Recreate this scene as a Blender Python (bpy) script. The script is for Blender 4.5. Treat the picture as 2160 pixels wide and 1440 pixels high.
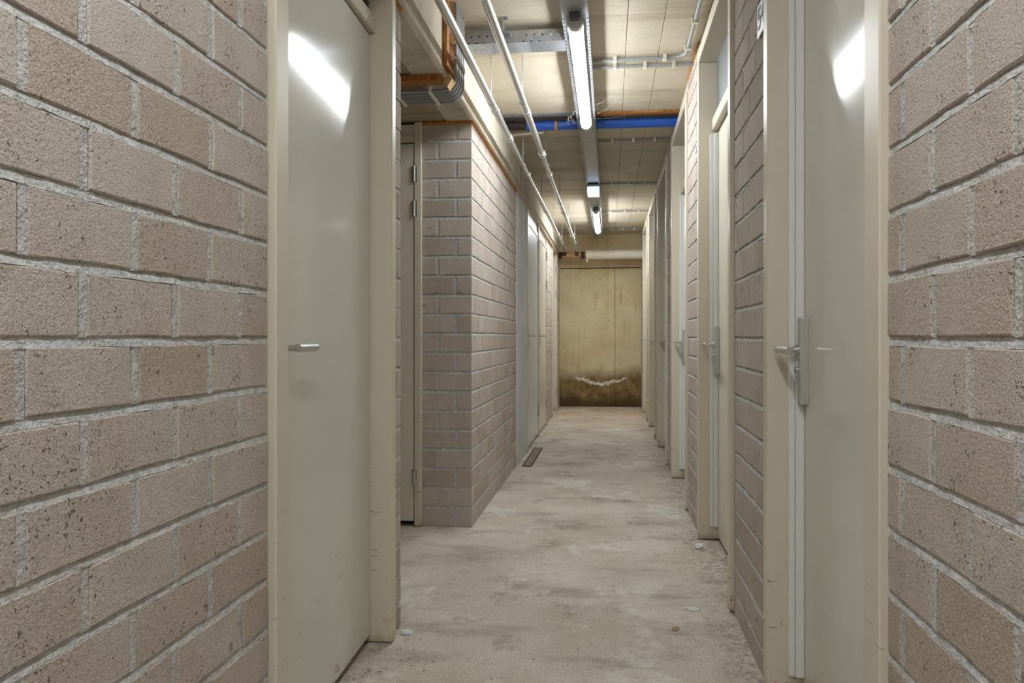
import bpy, bmesh, math, random
from mathutils import Vector, Matrix

for o in list(bpy.data.objects):
    bpy.data.objects.remove(o, do_unlink=True)
SC = bpy.context.scene
COL = SC.collection
RNG = random.Random(7)

# ------------------------------------------------------------------ camera, world, exposure
cam_d = bpy.data.cameras.new('camera')
cam = bpy.data.objects.new('camera', cam_d)
COL.objects.link(cam)
cam_d.sensor_width = 36.0
cam_d.lens = 25.0
cam_d.shift_x = -56.0 / 2160.0
cam_d.shift_y = -9.0 / 2160.0
cam_d.clip_start = 0.02
cam.location = (0.0, 0.0, 1.08)
cam.rotation_euler = (math.radians(90.0), 0.0, math.atan(0.1))
SC.camera = cam

world = bpy.data.worlds.new('world')
SC.world = world
world.use_nodes = True
world.node_tree.nodes['Background'].inputs['Color'].default_value = (0.9, 0.95, 1.0, 1)
world.node_tree.nodes['Background'].inputs['Strength'].default_value = 0.02

SC.view_settings.view_transform = 'Standard'
SC.view_settings.look = 'None'
SC.view_settings.gamma = 1.0
SC.view_settings.use_curve_mapping = False
SC.view_settings.exposure = 1.5

TUBE_POWER = 24.0          # emission strength of the lit tube covers
TUBE_COLOR = (0.90, 0.96, 1.0, 1)

# ------------------------------------------------------------------ materials
def lin(r, g, b):
    def f(c):
        c /= 255.0
        return c / 12.92 if c <= 0.04045 else ((c + 0.055) / 1.055) ** 2.4
    return (f(r), f(g), f(b), 1.0)

class N:
    """small node-graph helper around one material"""
    def __init__(s, name):
        s.m = bpy.data.materials.new(name)
        s.m.use_nodes = True
        s.t = s.m.node_tree
        s.b = s.t.nodes['Principled BSDF']
        s._pos = None
    def node(s, typ, **kw):
        n = s.t.nodes.new(typ)
        for k, v in kw.items():
            setattr(n, k, v)
        return n
    def link(s, a, b):
        s.t.links.new(a, b)
    def pos(s):
        if s._pos is None:
            s._pos = s.node('ShaderNodeNewGeometry').outputs['Position']
        return s._pos
    def scaled(s, v):
        mp = s.node('ShaderNodeMapping')
        mp.inputs['Scale'].default_value = v
        s.link(s.pos(), mp.inputs['Vector'])
        return mp.outputs['Vector']
    def noise(s, scale, detail=3.0, rough=0.55, stretch=None):
        n = s.node('ShaderNodeTexNoise')
        n.inputs['Scale'].default_value = scale
        n.inputs['Detail'].default_value = detail
        n.inputs['Roughness'].default_value = rough
        s.link(s.scaled(stretch) if stretch else s.pos(), n.inputs['Vector'])
        return n.outputs['Fac']
    def voronoi(s, scale, feature='F1', stretch=None):
        n = s.node('ShaderNodeTexVoronoi', feature=feature)
        n.inputs['Scale'].default_value = scale
        s.link(s.scaled(stretch) if stretch else s.pos(), n.inputs['Vector'])
        return n
    def ramp(s, fac, stops, interp='LINEAR'):
        r = s.node('ShaderNodeValToRGB')
        r.color_ramp.interpolation = interp
        el = r.color_ramp.elements
        while len(el) < len(stops):
            el.new(0.5)
        for e, (p, c) in zip(el, stops):
            e.position = p
            e.color = c if len(c) == 4 else (*c, 1)
        s.link(fac, r.inputs['Fac'])
        return r.outputs['Color']
    def rng(s, fac, a, b, c=0.0, d=1.0):
        r = s.node('ShaderNodeMapRange')
        for k, v in zip(('From Min', 'From Max', 'To Min', 'To Max'), (a, b, c, d)):
            r.inputs[k].default_value = v
        s.link(fac, r.inputs['Value'])
        return r.outputs['Result']
    def math(s, op, a, b=None):
        n = s.node('ShaderNodeMath', operation=op)
        for i, v in enumerate((a, b)):
            if v is None:
                continue
            if isinstance(v, (int, float)):
                n.inputs[i].default_value = v
            else:
                s.link(v, n.inputs[i])
        return n.outputs[0]
    def mix(s, fac, a, b, blend='MIX'):
        n = s.node('ShaderNodeMix', data_type='RGBA', blend_type=blend)
        for sock, v in ((n.inputs[0], fac), (n.inputs[6], a), (n.inputs[7], b)):
            if isinstance(v, (int, float)):
                sock.default_value = v
            elif isinstance(v, tuple):
                sock.default_value = v
            else:
                s.link(v, sock)
        return n.outputs[2]
    def xyz(s):
        n = s.node('ShaderNodeSeparateXYZ')
        s.link(s.pos(), n.inputs[0])
        return n.outputs
    def color(s, c):
        if isinstance(c, tuple):
            s.b.inputs['Base Color'].default_value = c
        else:
            s.link(c, s.b.inputs['Base Color'])
    def set(s, **kw):
        for k, v in kw.items():
            k = {'rough': 'Roughness', 'metal': 'Metallic', 'spec': 'Specular IOR Level', 'trans': 'Transmission Weight',
                 'coat': 'Coat Weight', 'alpha': 'Alpha'}[k]
            if isinstance(v, (int, float)):
                s.b.inputs[k].default_value = v
            else:
                s.link(v, s.b.inputs[k])
    def bump(s, h, strength=0.3, dist=0.004):
        n = s.node('ShaderNodeBump')
        n.inputs['Strength'].default_value = strength
        n.inputs['Distance'].default_value = dist
        s.link(h, n.inputs['Height'])
        s.link(n.outputs['Normal'], s.b.inputs['Normal'])

M = {}
G = lambda v: (v, v, v, 1.0)

def mat_brick():
    n = N('concrete_brick')
    oi = n.node('ShaderNodeObjectInfo').outputs['Random']
    base = n.ramp(oi, [(0.0, lin(178, 163, 148)), (0.22, lin(192, 179, 168)), (0.5, lin(199, 187, 178)),
                       (0.78, lin(190, 177, 165)), (1.0, lin(177, 162, 145))])
    base = n.mix(n.rng(n.noise(9.0, 3), 0.40, 0.66, 0.0, 0.42), base, lin(172, 158, 140))
    base = n.mix(n.rng(n.noise(5.0, 4, 0.6), 0.52, 0.72, 0.0, 0.45), base, lin(192, 184, 176))
    fine = n.noise(330.0, 2, 0.6)
    base = n.mix(n.rng(fine, 0.46, 0.70, 0.0, 0.5), base, lin(226, 216, 208))
    base = n.mix(n.rng(fine, 0.44, 0.30, 0.0, 0.5), base, lin(112, 98, 88))
    pitn = n.noise(135.0, 3, 0.62)
    dens = n.rng(n.noise(11.0, 2), 0.34, 0.66, 0.0, 0.145)
    pit = n.rng(n.math('SUBTRACT', pitn, n.math('SUBTRACT', 0.745, dens)), 0.0, 0.03, 0.0, 1.0)
    base = n.mix(n.math('MULTIPLY', pit, 0.72), base, lin(64, 54, 47))
    blot = n.rng(n.noise(17.0, 1), 0.735, 0.79, 0.0, 0.55)
    base = n.mix(blot, base, lin(105, 92, 86))
    n.color(base)
    n.set(rough=0.92, spec=0.25)
    h = n.math('ADD', n.math('MULTIPLY', fine, 0.55), n.math('ADD', n.math('MULTIPLY', n.noise(140.0, 2), 0.6), n.math('MULTIPLY', pit, -1.4)))
    n.bump(h, 0.85, 0.0042)
    return n.m
M['brick'] = mat_brick()

def mat_mortar():
    n = N('mortar')
    c = n.mix(n.rng(n.noise(60.0, 3), 0.35, 0.68), lin(184, 183, 180), lin(214, 213, 211))
    c = n.mix(n.rng(n.noise(14.0, 3), 0.56, 0.72, 0.0, 0.45), c, lin(160, 150, 140))
    n.color(c)
    n.set(rough=0.95, spec=0.2)
    n.bump(n.math('ADD', n.noise(180.0, 3), n.noise(60.0, 2)), 0.9, 0.006)
    return n.m
M['mortar'] = mat_mortar()

def mat_concrete(name, c1, c2, dark, stretch=(1, 1, 1), pit=0.5):
    n = N(name)
    c = n.mix(n.rng(n.noise(3.0, 5, 0.62), 0.32, 0.68), c1, c2)
    c = n.mix(n.rng(n.noise(1.7, 6, 0.7, stretch), 0.52, 0.72, 0.0, 0.75), c, dark)
    c = n.mix(n.rng(n.noise(130.0, 3), 0.33, 0.7, 0.0, 0.18), c, dark)
    sp = n.rng(n.noise(42.0, 2), 0.70, 0.76, 0.0, pit)
    c = n.mix(sp, c, tuple(x * 0.4 for x in dark[:3]) + (1,))
    n.color(c)
    n.set(rough=1.0, spec=0.1)
    n.bump(n.math('ADD', n.noise(90.0, 4), n.noise(16.0, 3, 0.6, stretch)), 0.3, 0.003)
    return n.m
M['ceiling'] = mat_concrete('ceiling_concrete', lin(216, 207, 188), lin(202, 191, 169), lin(162, 146, 120), (0.5, 3.2, 1), 0.35)
M['beam'] = mat_concrete('beam_concrete', lin(222, 214, 198), lin(202, 192, 172), lin(150, 136, 112), (1, 1, 1), 0.5)
M['slab_under'] = mat_concrete('alcove_slab_concrete', lin(190, 176, 150), lin(170, 155, 128), lin(120, 106, 84), (0.4, 3, 1), 0.5)
M['column'] = mat_concrete('column_concrete', lin(228, 229, 230), lin(214, 215, 216), lin(170, 168, 164), (2, 2, 0.5), 0.7)

def mat_floor():
    n = N('floor_concrete')
    c = n.mix(n.rng(n.noise(2.1, 5, 0.6), 0.34, 0.66), lin(193, 181, 165), lin(219, 210, 196))
    c = n.mix(n.rng(n.noise(2.6, 5, 0.62, (0.7, 2.0, 1)), 0.53, 0.68, 0.0, 0.8), c, lin(166, 154, 145))
    # pale lime marks with crisp ragged outlines
    c = n.mix(n.rng(n.noise(1.6, 7, 0.7, (1.1, 0.8, 1)), 0.56, 0.60, 0.0, 0.6), c, lin(232, 227, 220))
    c = n.mix(n.rng(n.noise(5.0, 7, 0.72, (1, 1.6, 1)), 0.60, 0.66, 0.0, 0.5), c, lin(220, 210, 196))
    # darker trodden dirt
    c = n.mix(n.rng(n.noise(3.3, 7, 0.72, (1.2, 1, 1)), 0.55, 0.66, 0.0, 0.6), c, lin(136, 119, 105))
    fine = n.noise(170.0, 3, 0.7)
    c = n.mix(n.rng(fine, 0.50, 0.70, 0.0, 0.75), c, lin(120, 105, 90))
    c = n.mix(n.rng(fine, 0.46, 0.30, 0.0, 0.5), c, lin(232, 224, 212))
    gr = n.noise(60.0, 4, 0.75, (0.35, 2.6, 1))
    c = n.mix(n.rng(gr, 0.56, 0.70, 0.0, 0.6), c, lin(124, 108, 92))
    sp = n.rng(n.noise(42.0, 4, 0.7), 0.635, 0.70, 0.0, 0.85)
    c = n.mix(sp, c, lin(84, 68, 54))
    x, y, z = n.xyz()
    # one long pale lime run-off streak down the middle
    off = n.math('SUBTRACT', n.math('SUBTRACT', x, n.math('MULTIPLY', n.math('SUBTRACT', y, 2.6), 0.16)), 0.10)
    wob = n.math('ADD', off, n.math('MULTIPLY', n.math('SUBTRACT', n.noise(2.2, 8, 0.62), 0.5), 0.75))
    lime = n.math('MULTIPLY', n.rng(n.math('ABSOLUTE', wob), 0.085, 0.02), n.math('MULTIPLY', n.rng(y, 3.35, 2.9), n.rng(n.noise(9.0, 8, 0.75), 0.42, 0.58)))
    c = n.mix(n.math('MULTIPLY', lime, 0.55), c, lin(228, 226, 221))
    # grit trodden along the foot of the right-hand wall
    edge = n.math('MULTIPLY', n.rng(n.math('ADD', x, n.math('MULTIPLY', n.noise(6.0, 5, 0.7), 0.3)), 0.48, 0.66), n.rng(n.noise(28.0, 4, 0.7), 0.40, 0.62))
    c = n.mix(n.math('MULTIPLY', edge, 0.65), c, lin(108, 90, 72))
    # warm silt left behind by water near the far wall
    far = n.math('MULTIPLY', n.rng(y, 8.2, 10.0), n.rng(n.noise(3.2, 5, 0.6), 0.35, 0.6))
    c = n.mix(n.math('MULTIPLY', far, 0.55), c, lin(194, 164, 116))
    n.color(c)
    n.set(rough=0.85, spec=0.25)
    n.bump(n.math('ADD', n.math('MULTIPLY', gr, 0.5), n.math('ADD', fine, n.noise(18.0, 3))), 0.45, 0.003)
    return n.m
M['floor'] = mat_floor()

def mat_endwall():
    n = N('end_wall_concrete')
    x, y, z = n.xyz()
    c = n.mix(n.rng(n.noise(1.9, 5, 0.62), 0.34, 0.66), lin(228, 214, 180), lin(208, 190, 150))
    c = n.mix(n.rng(n.noise(3.0, 6, 0.7, (3, 1, 0.6)), 0.56, 0.72, 0.0, 0.65), c, lin(168, 146, 104))
    c = n.mix(n.rng(n.noise(26.0, 3), 0.66, 0.74, 0.0, 0.6), c, lin(110, 90, 60))
    # damp zone along the foot of the wall, an irregular tide line above it
    tide = n.math('ADD', z, n.math('MULTIPLY', n.math('SUBTRACT', n.noise(3.4, 5, 0.6), 0.5), 0.34))
    damp = n.rng(tide, 0.62, 0.40)
    dc = n.mix(n.rng(n.noise(8.0, 5, 0.7), 0.35, 0.65), lin(112, 90, 54), lin(164, 140, 94))
    c = n.mix(damp, c, dc)
    wet = n.rng(tide, 0.22, 0.06)
    c = n.mix(n.math('MULTIPLY', wet, 0.85), c, lin(80, 64, 42))
    # white lime bloom in a shallow V along the tide line
    v = n.math('MULTIPLY', n.math('ABSOLUTE', n.math('ADD', x, 0.13)), 0.26)
    line = n.math('ADD', n.math('SUBTRACT', z, v), n.math('MULTIPLY', n.math('SUBTRACT', n.noise(9.0, 3), 0.5), 0.11))
    band = n.math('SUBTRACT', 1.0, n.rng(n.math('ABSOLUTE', n.math('SUBTRACT', line, 0.345)), 0.012, 0.034))
    ends = n.rng(n.math('ABSOLUTE', n.math('ADD', x, 0.13)), 0.42, 0.36)
    bloom = n.math('MULTIPLY', n.math('MULTIPLY', band, ends), n.rng(n.noise(45.0, 3), 0.36, 0.5))
    c = n.mix(bloom, c, lin(236, 232, 226))
    n.color(c)
    n.set(rough=0.88, spec=0.2)
    n.bump(n.math('ADD', n.noise(60.0, 4), n.noise(8.0, 3)), 0.4, 0.006)
    return n.m
M['endwall'] = mat_endwall()

def mat_paint(name, c1, rough, scuff=0.0, spec=0.5):
    n = N(name)
    c = n.mix(n.rng(n.noise(1.2, 2), 0.3, 0.7, 0.0, 0.12), c1, tuple(x * 0.93 for x in c1[:3]) + (1,))
    if scuff:
        x, y, z = n.xyz()
        low = n.rng(z, 0.75, 0.25, 0.0, 1.0)
        sc = n.rng(n.noise(14.0, 2, 0.5, (1, 1, 9)), 0.685, 0.71, 0.0, 1.0)
        c = n.mix(n.math('MULTIPLY', n.math('MULTIPLY', sc, low), scuff), c, lin(70, 62, 54))
        gr = n.rng(n.math('ADD', z, n.math('MULTIPLY', n.noise(30.0, 4), 0.10)), 0.09, 0.045)
        c = n.mix(n.math('MULTIPLY', gr, 0.6), c, lin(120, 96, 70))
        ru = n.math('MULTIPLY', n.rng(z, 0.10, 0.04), n.rng(n.noise(16.0, 4, 0.6), 0.58, 0.64))
        c = n.mix(n.math('MULTIPLY', ru, 0.85), c, lin(168, 96, 36))
    n.color(c)
    n.set(rough=rough, spec=spec)
    return n.m
M['frame'] = mat_paint('cream_frame_paint', lin(214, 205, 186), 0.36, 0.8, 0.35)
M['leaf'] = mat_paint('greyish_white_door_paint', lin(218, 217, 205), 0.105, 0.25, 0.16)
M['leafcream'] = mat_paint('cream_door_paint', lin(222, 215, 198), 0.3, 0.25, 0.3)
M['leafflush'] = mat_paint('bluish_white_door_paint', lin(222, 225, 226), 0.38, 0.25, 0.3)
M['white_strip'] = mat_paint('white_profile_paint', lin(228, 228, 224), 0.35)

def simple(name, c, rough=0.5, metal=0.0, var=0.1, scale=30.0, bump=0.0, spec=0.5):
    n = N(name)
    n.color(n.mix(n.rng(n.noise(scale, 3), 0.3, 0.7), c, tuple(x * (1 - var) for x in c[:3]) + (1,)))
    n.set(rough=rough, metal=metal, spec=spec)
    if bump:
        n.bump(n.noise(scale * 3, 3), bump, 0.002)
    return n.m

def mat_galv(name, c1, c2, rough, scale):
    n = N(name)
    v = n.voronoi(scale)
    c = n.mix(n.rng(v.outputs['Color'], 0.0, 1.0), c1, c2)
    n.color(c)
    n.set(metal=0.85, rough=n.rng(v.outputs['Color'], 0, 1, rough * 0.85, rough * 1.2))
    return n.m
M['galv'] = mat_galv('galvanised_steel', lin(196, 200, 206), lin(168, 172, 178), 0.40, 70.0)

M['pipe'] = simple('zinc_coated_pipe', lin(226, 226, 224), 0.30, 0.8, 0.08, 5)
M['steel'] = simple('brushed_aluminium', lin(206, 206, 204), 0.3, 0.9, 0.06, 60)
M['plate'] = simple('grey_lock_plate', lin(190, 190, 184), 0.42, 0.2, 0.06, 40)
M['hole'] = simple('dark_perforation', lin(18, 17, 16), 0.9, 0, 0.2, 40)
M['conduit'] = simple('grey_pvc_conduit', lin(156, 157, 158), 0.45, 0, 0.1, 30)
M['clip'] = simple('ivory_plastic_clip', lin(226, 220, 204), 0.5, 0, 0.06, 30)
M['plastic'] = simple('light_grey_plastic', lin(206, 208, 210), 0.4, 0, 0.05, 30)
M['darkplastic'] = simple('dark_grey_plastic', lin(92, 94, 96), 0.5, 0, 0.1, 30)
M['blue'] = simple('blue_plastic_pipe', lin(38, 92, 190), 0.42, 0, 0.22, 12)
M['yellow'] = simple('ochre_strap', lin(196, 150, 70), 0.6, 0, 0.2, 30)
M['rust'] = simple('rusty_steel', lin(92, 62, 42), 0.85, 0.2, 0.6, 26, 0.4)
M['tar'] = simple('dark_tarred_sleeve', lin(62, 50, 44), 0.75, 0, 0.6, 40, 0.5)  # dark sleeve colour, also used for the painted shade in the slot
M['primer'] = simple('peach_primer_pipe', lin(186, 146, 112), 0.7, 0, 0.3, 14, 0.2)
M['grate'] = simple('worn_brown_iron', lin(172, 154, 132), 0.8, 0.1, 0.45, 30, 0.3)
M['insul'] = simple('white_pipe_wrap', lin(228, 220, 202), 0.7, 0, 0.12, 10, 0.15)
M['foam'] = simple('orange_foam', lin(206, 140, 62), 0.95, 0, 0.45, 70, 0.9)
M['paper'] = simple('white_tissue', lin(238, 238, 238), 0.9, 0, 0.06, 60)
M['dryleaf'] = simple('dry_leaf', lin(188, 152, 98), 0.8, 0, 0.3, 60)
M['dirt'] = simple('dark_crumbs', lin(84, 64, 46), 0.95, 0, 0.6, 90)
M['dark'] = simple('dark_void', lin(46, 43, 39), 0.95, 0, 0.2, 5)
M['plain'] = simple('plain_block_backing', lin(172, 160, 150), 0.95, 0, 0.15, 5)
M['sign'] = simple('white_sign_plate', lin(236, 236, 238), 0.4, 0, 0.03, 20)
M['ink'] = simple('dark_blue_ink', lin(44, 44, 78), 0.6, 0, 0.05, 20)
M['web'] = simple('cobweb_silk', lin(232, 226, 212), 0.9, 0, 0.05, 20)
M['meshgrille'] = simple('grey_grille', lin(176, 178, 180), 0.5, 0.5, 0.1, 60)
M['louvre'] = simple('dark_louvre', lin(96, 98, 100), 0.4, 0.6, 0.3, 60)

def mat_wood():
    n = N('orange_brown_wood')
    c = n.ramp(n.noise(12.0, 5, 0.6, (6, 6, 1.2)), [(0.28, lin(120, 70, 26)), (0.5, lin(170, 108, 44)), (0.75, lin(206, 150, 84))])
    n.color(c)
    n.set(rough=0.6)
    n.bump(n.noise(40.0, 4, 0.6, (6, 6, 1)), 0.2, 0.002)
    return n.m
M['wood'] = mat_wood()
def mat_palewood():
    n = N('pale_wood_block')
    n.color(n.ramp(n.noise(20.0, 5, 0.6, (1, 4, 1)), [(0.3, lin(188, 140, 84)), (0.7, lin(226, 190, 136))]))
    n.set(rough=0.7)
    return n.m
M['palewood'] = mat_palewood()

def mat_emit(name, color, strength):
    n = N(name)
    n.color((0.9, 0.9, 0.9, 1))
    n.b.inputs['Emission Color'].default_value = color
    n.b.inputs['Emission Strength'].default_value = strength
    n.set(rough=0.4)
    return n.m
M['tube'] = mat_emit('lit_tube_cover', TUBE_COLOR, TUBE_POWER)
M['tube_old'] = mat_emit('ageing_lit_tube_cover', TUBE_COLOR, TUBE_POWER * 0.85)  # same tube with output lowered to balance light on the near walls
M['emergency'] = mat_emit('lit_emergency_cover', (0.62, 0.78, 1.0, 1), 0.45)

def mat_clear():
    n = N('clear_crumpled_film')
    n.color((0.95, 0.95, 0.97, 1))
    n.set(rough=0.15, alpha=0.55)
    return n.m
M['film'] = mat_clear()

# ------------------------------------------------------------------ mesh helpers
def bm_new():
    return bmesh.new()

def box(bm, x0, x1, y0, y1, z0, z1, bev=0.0, seg=1):
    if x0 > x1: x0, x1 = x1, x0
    if y0 > y1: y0, y1 = y1, y0
    if z0 > z1: z0, z1 = z1, z0
    vs = [bm.verts.new((x, y, z)) for z in (z0, z1) for y in (y0, y1) for x in (x0, x1)]
    fs = [(0, 2, 3, 1), (4, 5, 7, 6), (0, 1, 5, 4), (2, 6, 7, 3), (0, 4, 6, 2), (1, 3, 7, 5)]
    faces = [bm.faces.new([vs[i] for i in f]) for f in fs]
    if bev > 0:
        edges = list({e for f in faces for e in f.edges})
        bmesh.ops.bevel(bm, geom=edges, offset=bev, segments=seg, affect='EDGES', profile=0.5)

def tube(bm, pts, r, n=12, cap=True):
    """swept circle through pts; r a number or one per point"""
    pts = [Vector(p) for p in pts]
    rs = r if isinstance(r, (list, tuple)) else [r] * len(pts)
    rings = []
    prev = None
    for i, p in enumerate(pts):
        if i == 0: t = pts[1] - pts[0]
        elif i == len(pts) - 1: t = pts[-1] - pts[-2]
        else: t = (pts[i + 1] - p).normalized() + (p - pts[i - 1]).normalized()
        t.normalize()
        if prev is None:
            a = Vector((0, 0, 1)) if abs(t.z) < 0.9 else Vector((1, 0, 0))
        else:
            a = prev
        u = (a - t * a.dot(t)).normalized()
        prev = u
        w = t.cross(u)
        rings.append([bm.verts.new(p + (u * math.cos(2 * math.pi * k / n) + w * math.sin(2 * math.pi * k / n)) * rs[i]) for k in range(n)])
    for a, b in zip(rings, rings[1:]):
        for k in range(n):
            bm.faces.new((a[k], a[(k + 1) % n], b[(k + 1) % n], b[k]))
    if cap:
        bm.faces.new(list(reversed(rings[0])))
        bm.faces.new(rings[-1])

def arc(c, r, a0, a1, n, axis1, axis2):
    c = Vector(c); a = Vector(axis1); b = Vector(axis2)
    return [c + a * (r * math.cos(a0 + (a1 - a0) * i / n)) + b * (r * math.sin(a0 + (a1 - a0) * i / n)) for i in range(n + 1)]

def prism(bm, poly, axis, a0, a1):
    """extrude a polygon; axis 'x','y','z'; poly in the remaining two axes in order"""
    def P(p, a):
        if axis == 'x': return (a, p[0], p[1])
        if axis == 'y': return (p[0], a, p[1])
        return (p[0], p[1], a)
    A = [bm.verts.new(P(p, a0)) for p in poly]
    B = [bm.verts.new(P(p, a1)) for p in poly]
    bm.faces.new(A)
    bm.faces.new(list(reversed(B)))
    k = len(poly)
    for i in range(k):
        bm.faces.new((A[i], B[i], B[(i + 1) % k], A[(i + 1) % k]))

def mesh_from(bm, name, mat, smooth=False):
    bmesh.ops.recalc_face_normals(bm, faces=bm.faces[:])
    me = bpy.data.meshes.new(name)
    bm.to_mesh(me)
    bm.free()
    me.materials.append(M[mat])
    if smooth:
        for p in me.polygons:
            p.use_smooth = True
        me.set_sharp_from_angle(angle=math.radians(40))
    return me

def obj(name, bm, mat, parent=None, smooth=False):
    o = bpy.data.objects.new(name, mesh_from(bm, name, mat, smooth))
    COL.objects.link(o)
    if parent is not None:
        o.parent = parent
    return o

def empty(name, loc=(0, 0, 0)):
    o = bpy.data.objects.new(name, None)
    o.empty_display_size = 0.05
    COL.objects.link(o)
    return o

def tag(o, label, cat, group=None, kind=None):
    o['label'] = label
    o['category'] = cat
    if group: o['group'] = group
    if kind: o['kind'] = kind
    return o

def quick(name, mat, parent, fn, smooth=False):
    bm = bm_new()
    fn(bm)
    return obj(name, bm, mat, parent, smooth)

# ------------------------------------------------------------------ dimensions of the place
XL, XR = -0.78, 0.485           # brick faces of the corridor
CEIL = 2.68
SOFFIT = 2.31                   # underside of the beam / alcove slab
Y_END = 11.1
Y_BACK = -3.6
CORNER_Y = 3.985
COURSE, LEN, JOINT = 0.11, 0.225, 0.0145

# ------------------------------------------------------------------ floor, ceiling, beam, end wall
tag(quick('floor', 'floor', None, lambda b: box(b, -2.8, 0.75, Y_BACK, Y_END + 0.2, -0.12, 0.0)),
    'worn stained concrete floor of the corridor', 'floor', kind='structure')

ceil = quick('ceiling', 'ceiling', None, lambda b: box(b, -0.85, 0.75, Y_BACK, Y_END + 0.2, CEIL + 0.09, CEIL + 0.2))
tag(ceil, 'pale cast concrete ceiling with fine panel seams', 'ceiling', kind='structure')
ys = [Y_BACK, -0.9, 1.3, 3.56, 5.07, None, 5.33, 5.86, 7.95, 10.05, Y_END + 0.1]
xs = [-0.84, 0.09, 0.275, 0.74]
seam = 0.0022
for ya, yb in zip(ys, ys[1:]):
    if ya is None or yb is None:
        continue
    for xa, xb in zip(xs, xs[1:]):
        quick('ceiling_panel', 'ceiling', ceil, lambda b: box(b, xa + seam / 2, xb - seam / 2, ya + seam / 2, yb - seam / 2,
              CEIL + RNG.uniform(0, 0.0015), CEIL + 0.092, 0.002))

tag(quick('ceiling_beam', 'beam', None, lambda b: box(b, -0.93, XL, Y_BACK, Y_END, SOFFIT, CEIL + 0.1, 0.006)),
    'long concrete beam along the left side above the doors', 'beam', kind='structure')
alc = quick('ceiling_alcove', 'slab_under', None, lambda b: box(b, -2.8, -0.93, Y_BACK, Y_END, SOFFIT + 0.004, CEIL + 0.1))
tag(alc, 'low brownish concrete slab over the side alcove', 'ceiling', kind='structure')

ew = empty('wall_end')
tag(ew, 'stained damp concrete wall closing the far end', 'wall', kind='structure')
def lower(b, xa, xb):
    box(b, xa, xb, Y_END, Y_END + 0.2, 0, 2.15, 0.004)
quick('concrete_panel', 'endwall', ew, lambda b: lower(b, -0.95, 0.078))
quick('concrete_panel', 'endwall', ew, lambda b: lower(b, 0.084, 0.75))
quick('seam_backing', 'dark', ew, lambda b: box(b, 0.06, 0.10, Y_END + 0.012, Y_END + 0.19, 0.01, 2.14))
quick('lintel_band', 'endwall', ew, lambda b: box(b, -0.95, 0.75, Y_END - 0.012, Y_END + 0.2, 2.162, CEIL + 0.1, 0.006))
quick('seam_backing', 'dark', ew, lambda b: box(b, -0.95, 0.75, Y_END + 0.015, Y_END + 0.2, 2.14, 2.17))
tag(quick('wall_back', 'plain', None, lambda b: box(b, -0.95, 0.75, Y_BACK - 0.15, Y_BACK, 0, CEIL + 0.1)),
    'plain block wall closing the corridor behind the viewer', 'wall', kind='structure')
# backing of the storage rooms behind the doors (keeps the gaps round the doors dark)
tag(quick('wall_right_backing', 'dark', None, lambda b: box(b, 0.66, 0.75, Y_BACK, Y_END, 0, CEIL + 0.09)),
    'dark backing behind the doors on the right', 'wall', kind='structure')
tag(quick('wall_left_backing', 'dark', None, lambda b: box(b, -1.04, -0.95, Y_BACK, 2.50, 0, SOFFIT)),
    'dark backing behind the nearest door on the left', 'wall', kind='structure')
tag(quick('wall_alcove_near', 'plain', None, lambda b: box(b, -2.8, -0.90, 2.50, 2.605, 0, SOFFIT + 0.004)),
    'block wall on the near side of the alcove', 'wall', kind='structure')
tag(quick('wall_alcove_side', 'plain', None, lambda b: box(b, -2.8, -2.65, 2.605, 3.98, 0, SOFFIT + 0.004)),
    'block wall at the inner end of the alcove', 'wall', kind='structure')

# ------------------------------------------------------------------ brickwork
BRICK_CACHE = {}
def brick_mesh(L, H, D, variant):
    key = (round(L, 3), round(H, 3), round(D, 3), variant)
    if key in BRICK_CACHE:
        return BRICK_CACHE[key]
    r = random.Random(str(key))
    bm = bm_new()
    j = lambda a: r.uniform(-a, a)
    # outline with extra points so that the arrises are slightly ragged
    nseg = 3 if L > 0.12 else 1
    pts = []
    for i in range(nseg): pts.append((-L / 2 + L * i / nseg, -H / 2))
    for i in range(2 if L > 0.12 else 1): pts.append((L / 2, -H / 2 + H * i / (2 if L > 0.12 else 1)))
    for i in range(nseg): pts.append((L / 2 - L * i / nseg, H / 2))
    for i in range(2 if L > 0.12 else 1): pts.append((-L / 2, H / 2 - H * i / (2 if L > 0.12 else 1)))
    ring0, ring1, ring2 = [], [], []
    for (s, z) in pts:
        s2, z2 = s + j(0.0018), z + j(0.0018)
        k = 0.0028
        si = s2 - math.copysign(k, s2) if abs(abs(s) - L / 2) < 1e-6 else s2
        zi = z2 - math.copysign(k, z2) if abs(abs(z) - H / 2) < 1e-6 else z2
        ring0.append(bm.verts.new((s2, -D, z2)))
        ring1.append(bm.verts.new((s2, -0.0028, z2)))
        ring2.append(bm.verts.new((si + j(0.0006), j(0.0003), zi + j(0.0006))))
    n = len(pts)
    for a, b in ((ring0, ring1), (ring1, ring2)):
        for i in range(n):
            bm.faces.new((a[i], a[(i + 1) % n], b[(i + 1) % n], b[i]))
    bm.faces.new(ring2)
    me = mesh_from(bm, 'brick', 'brick')
    BRICK_CACHE[key] = me
    return me

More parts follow.
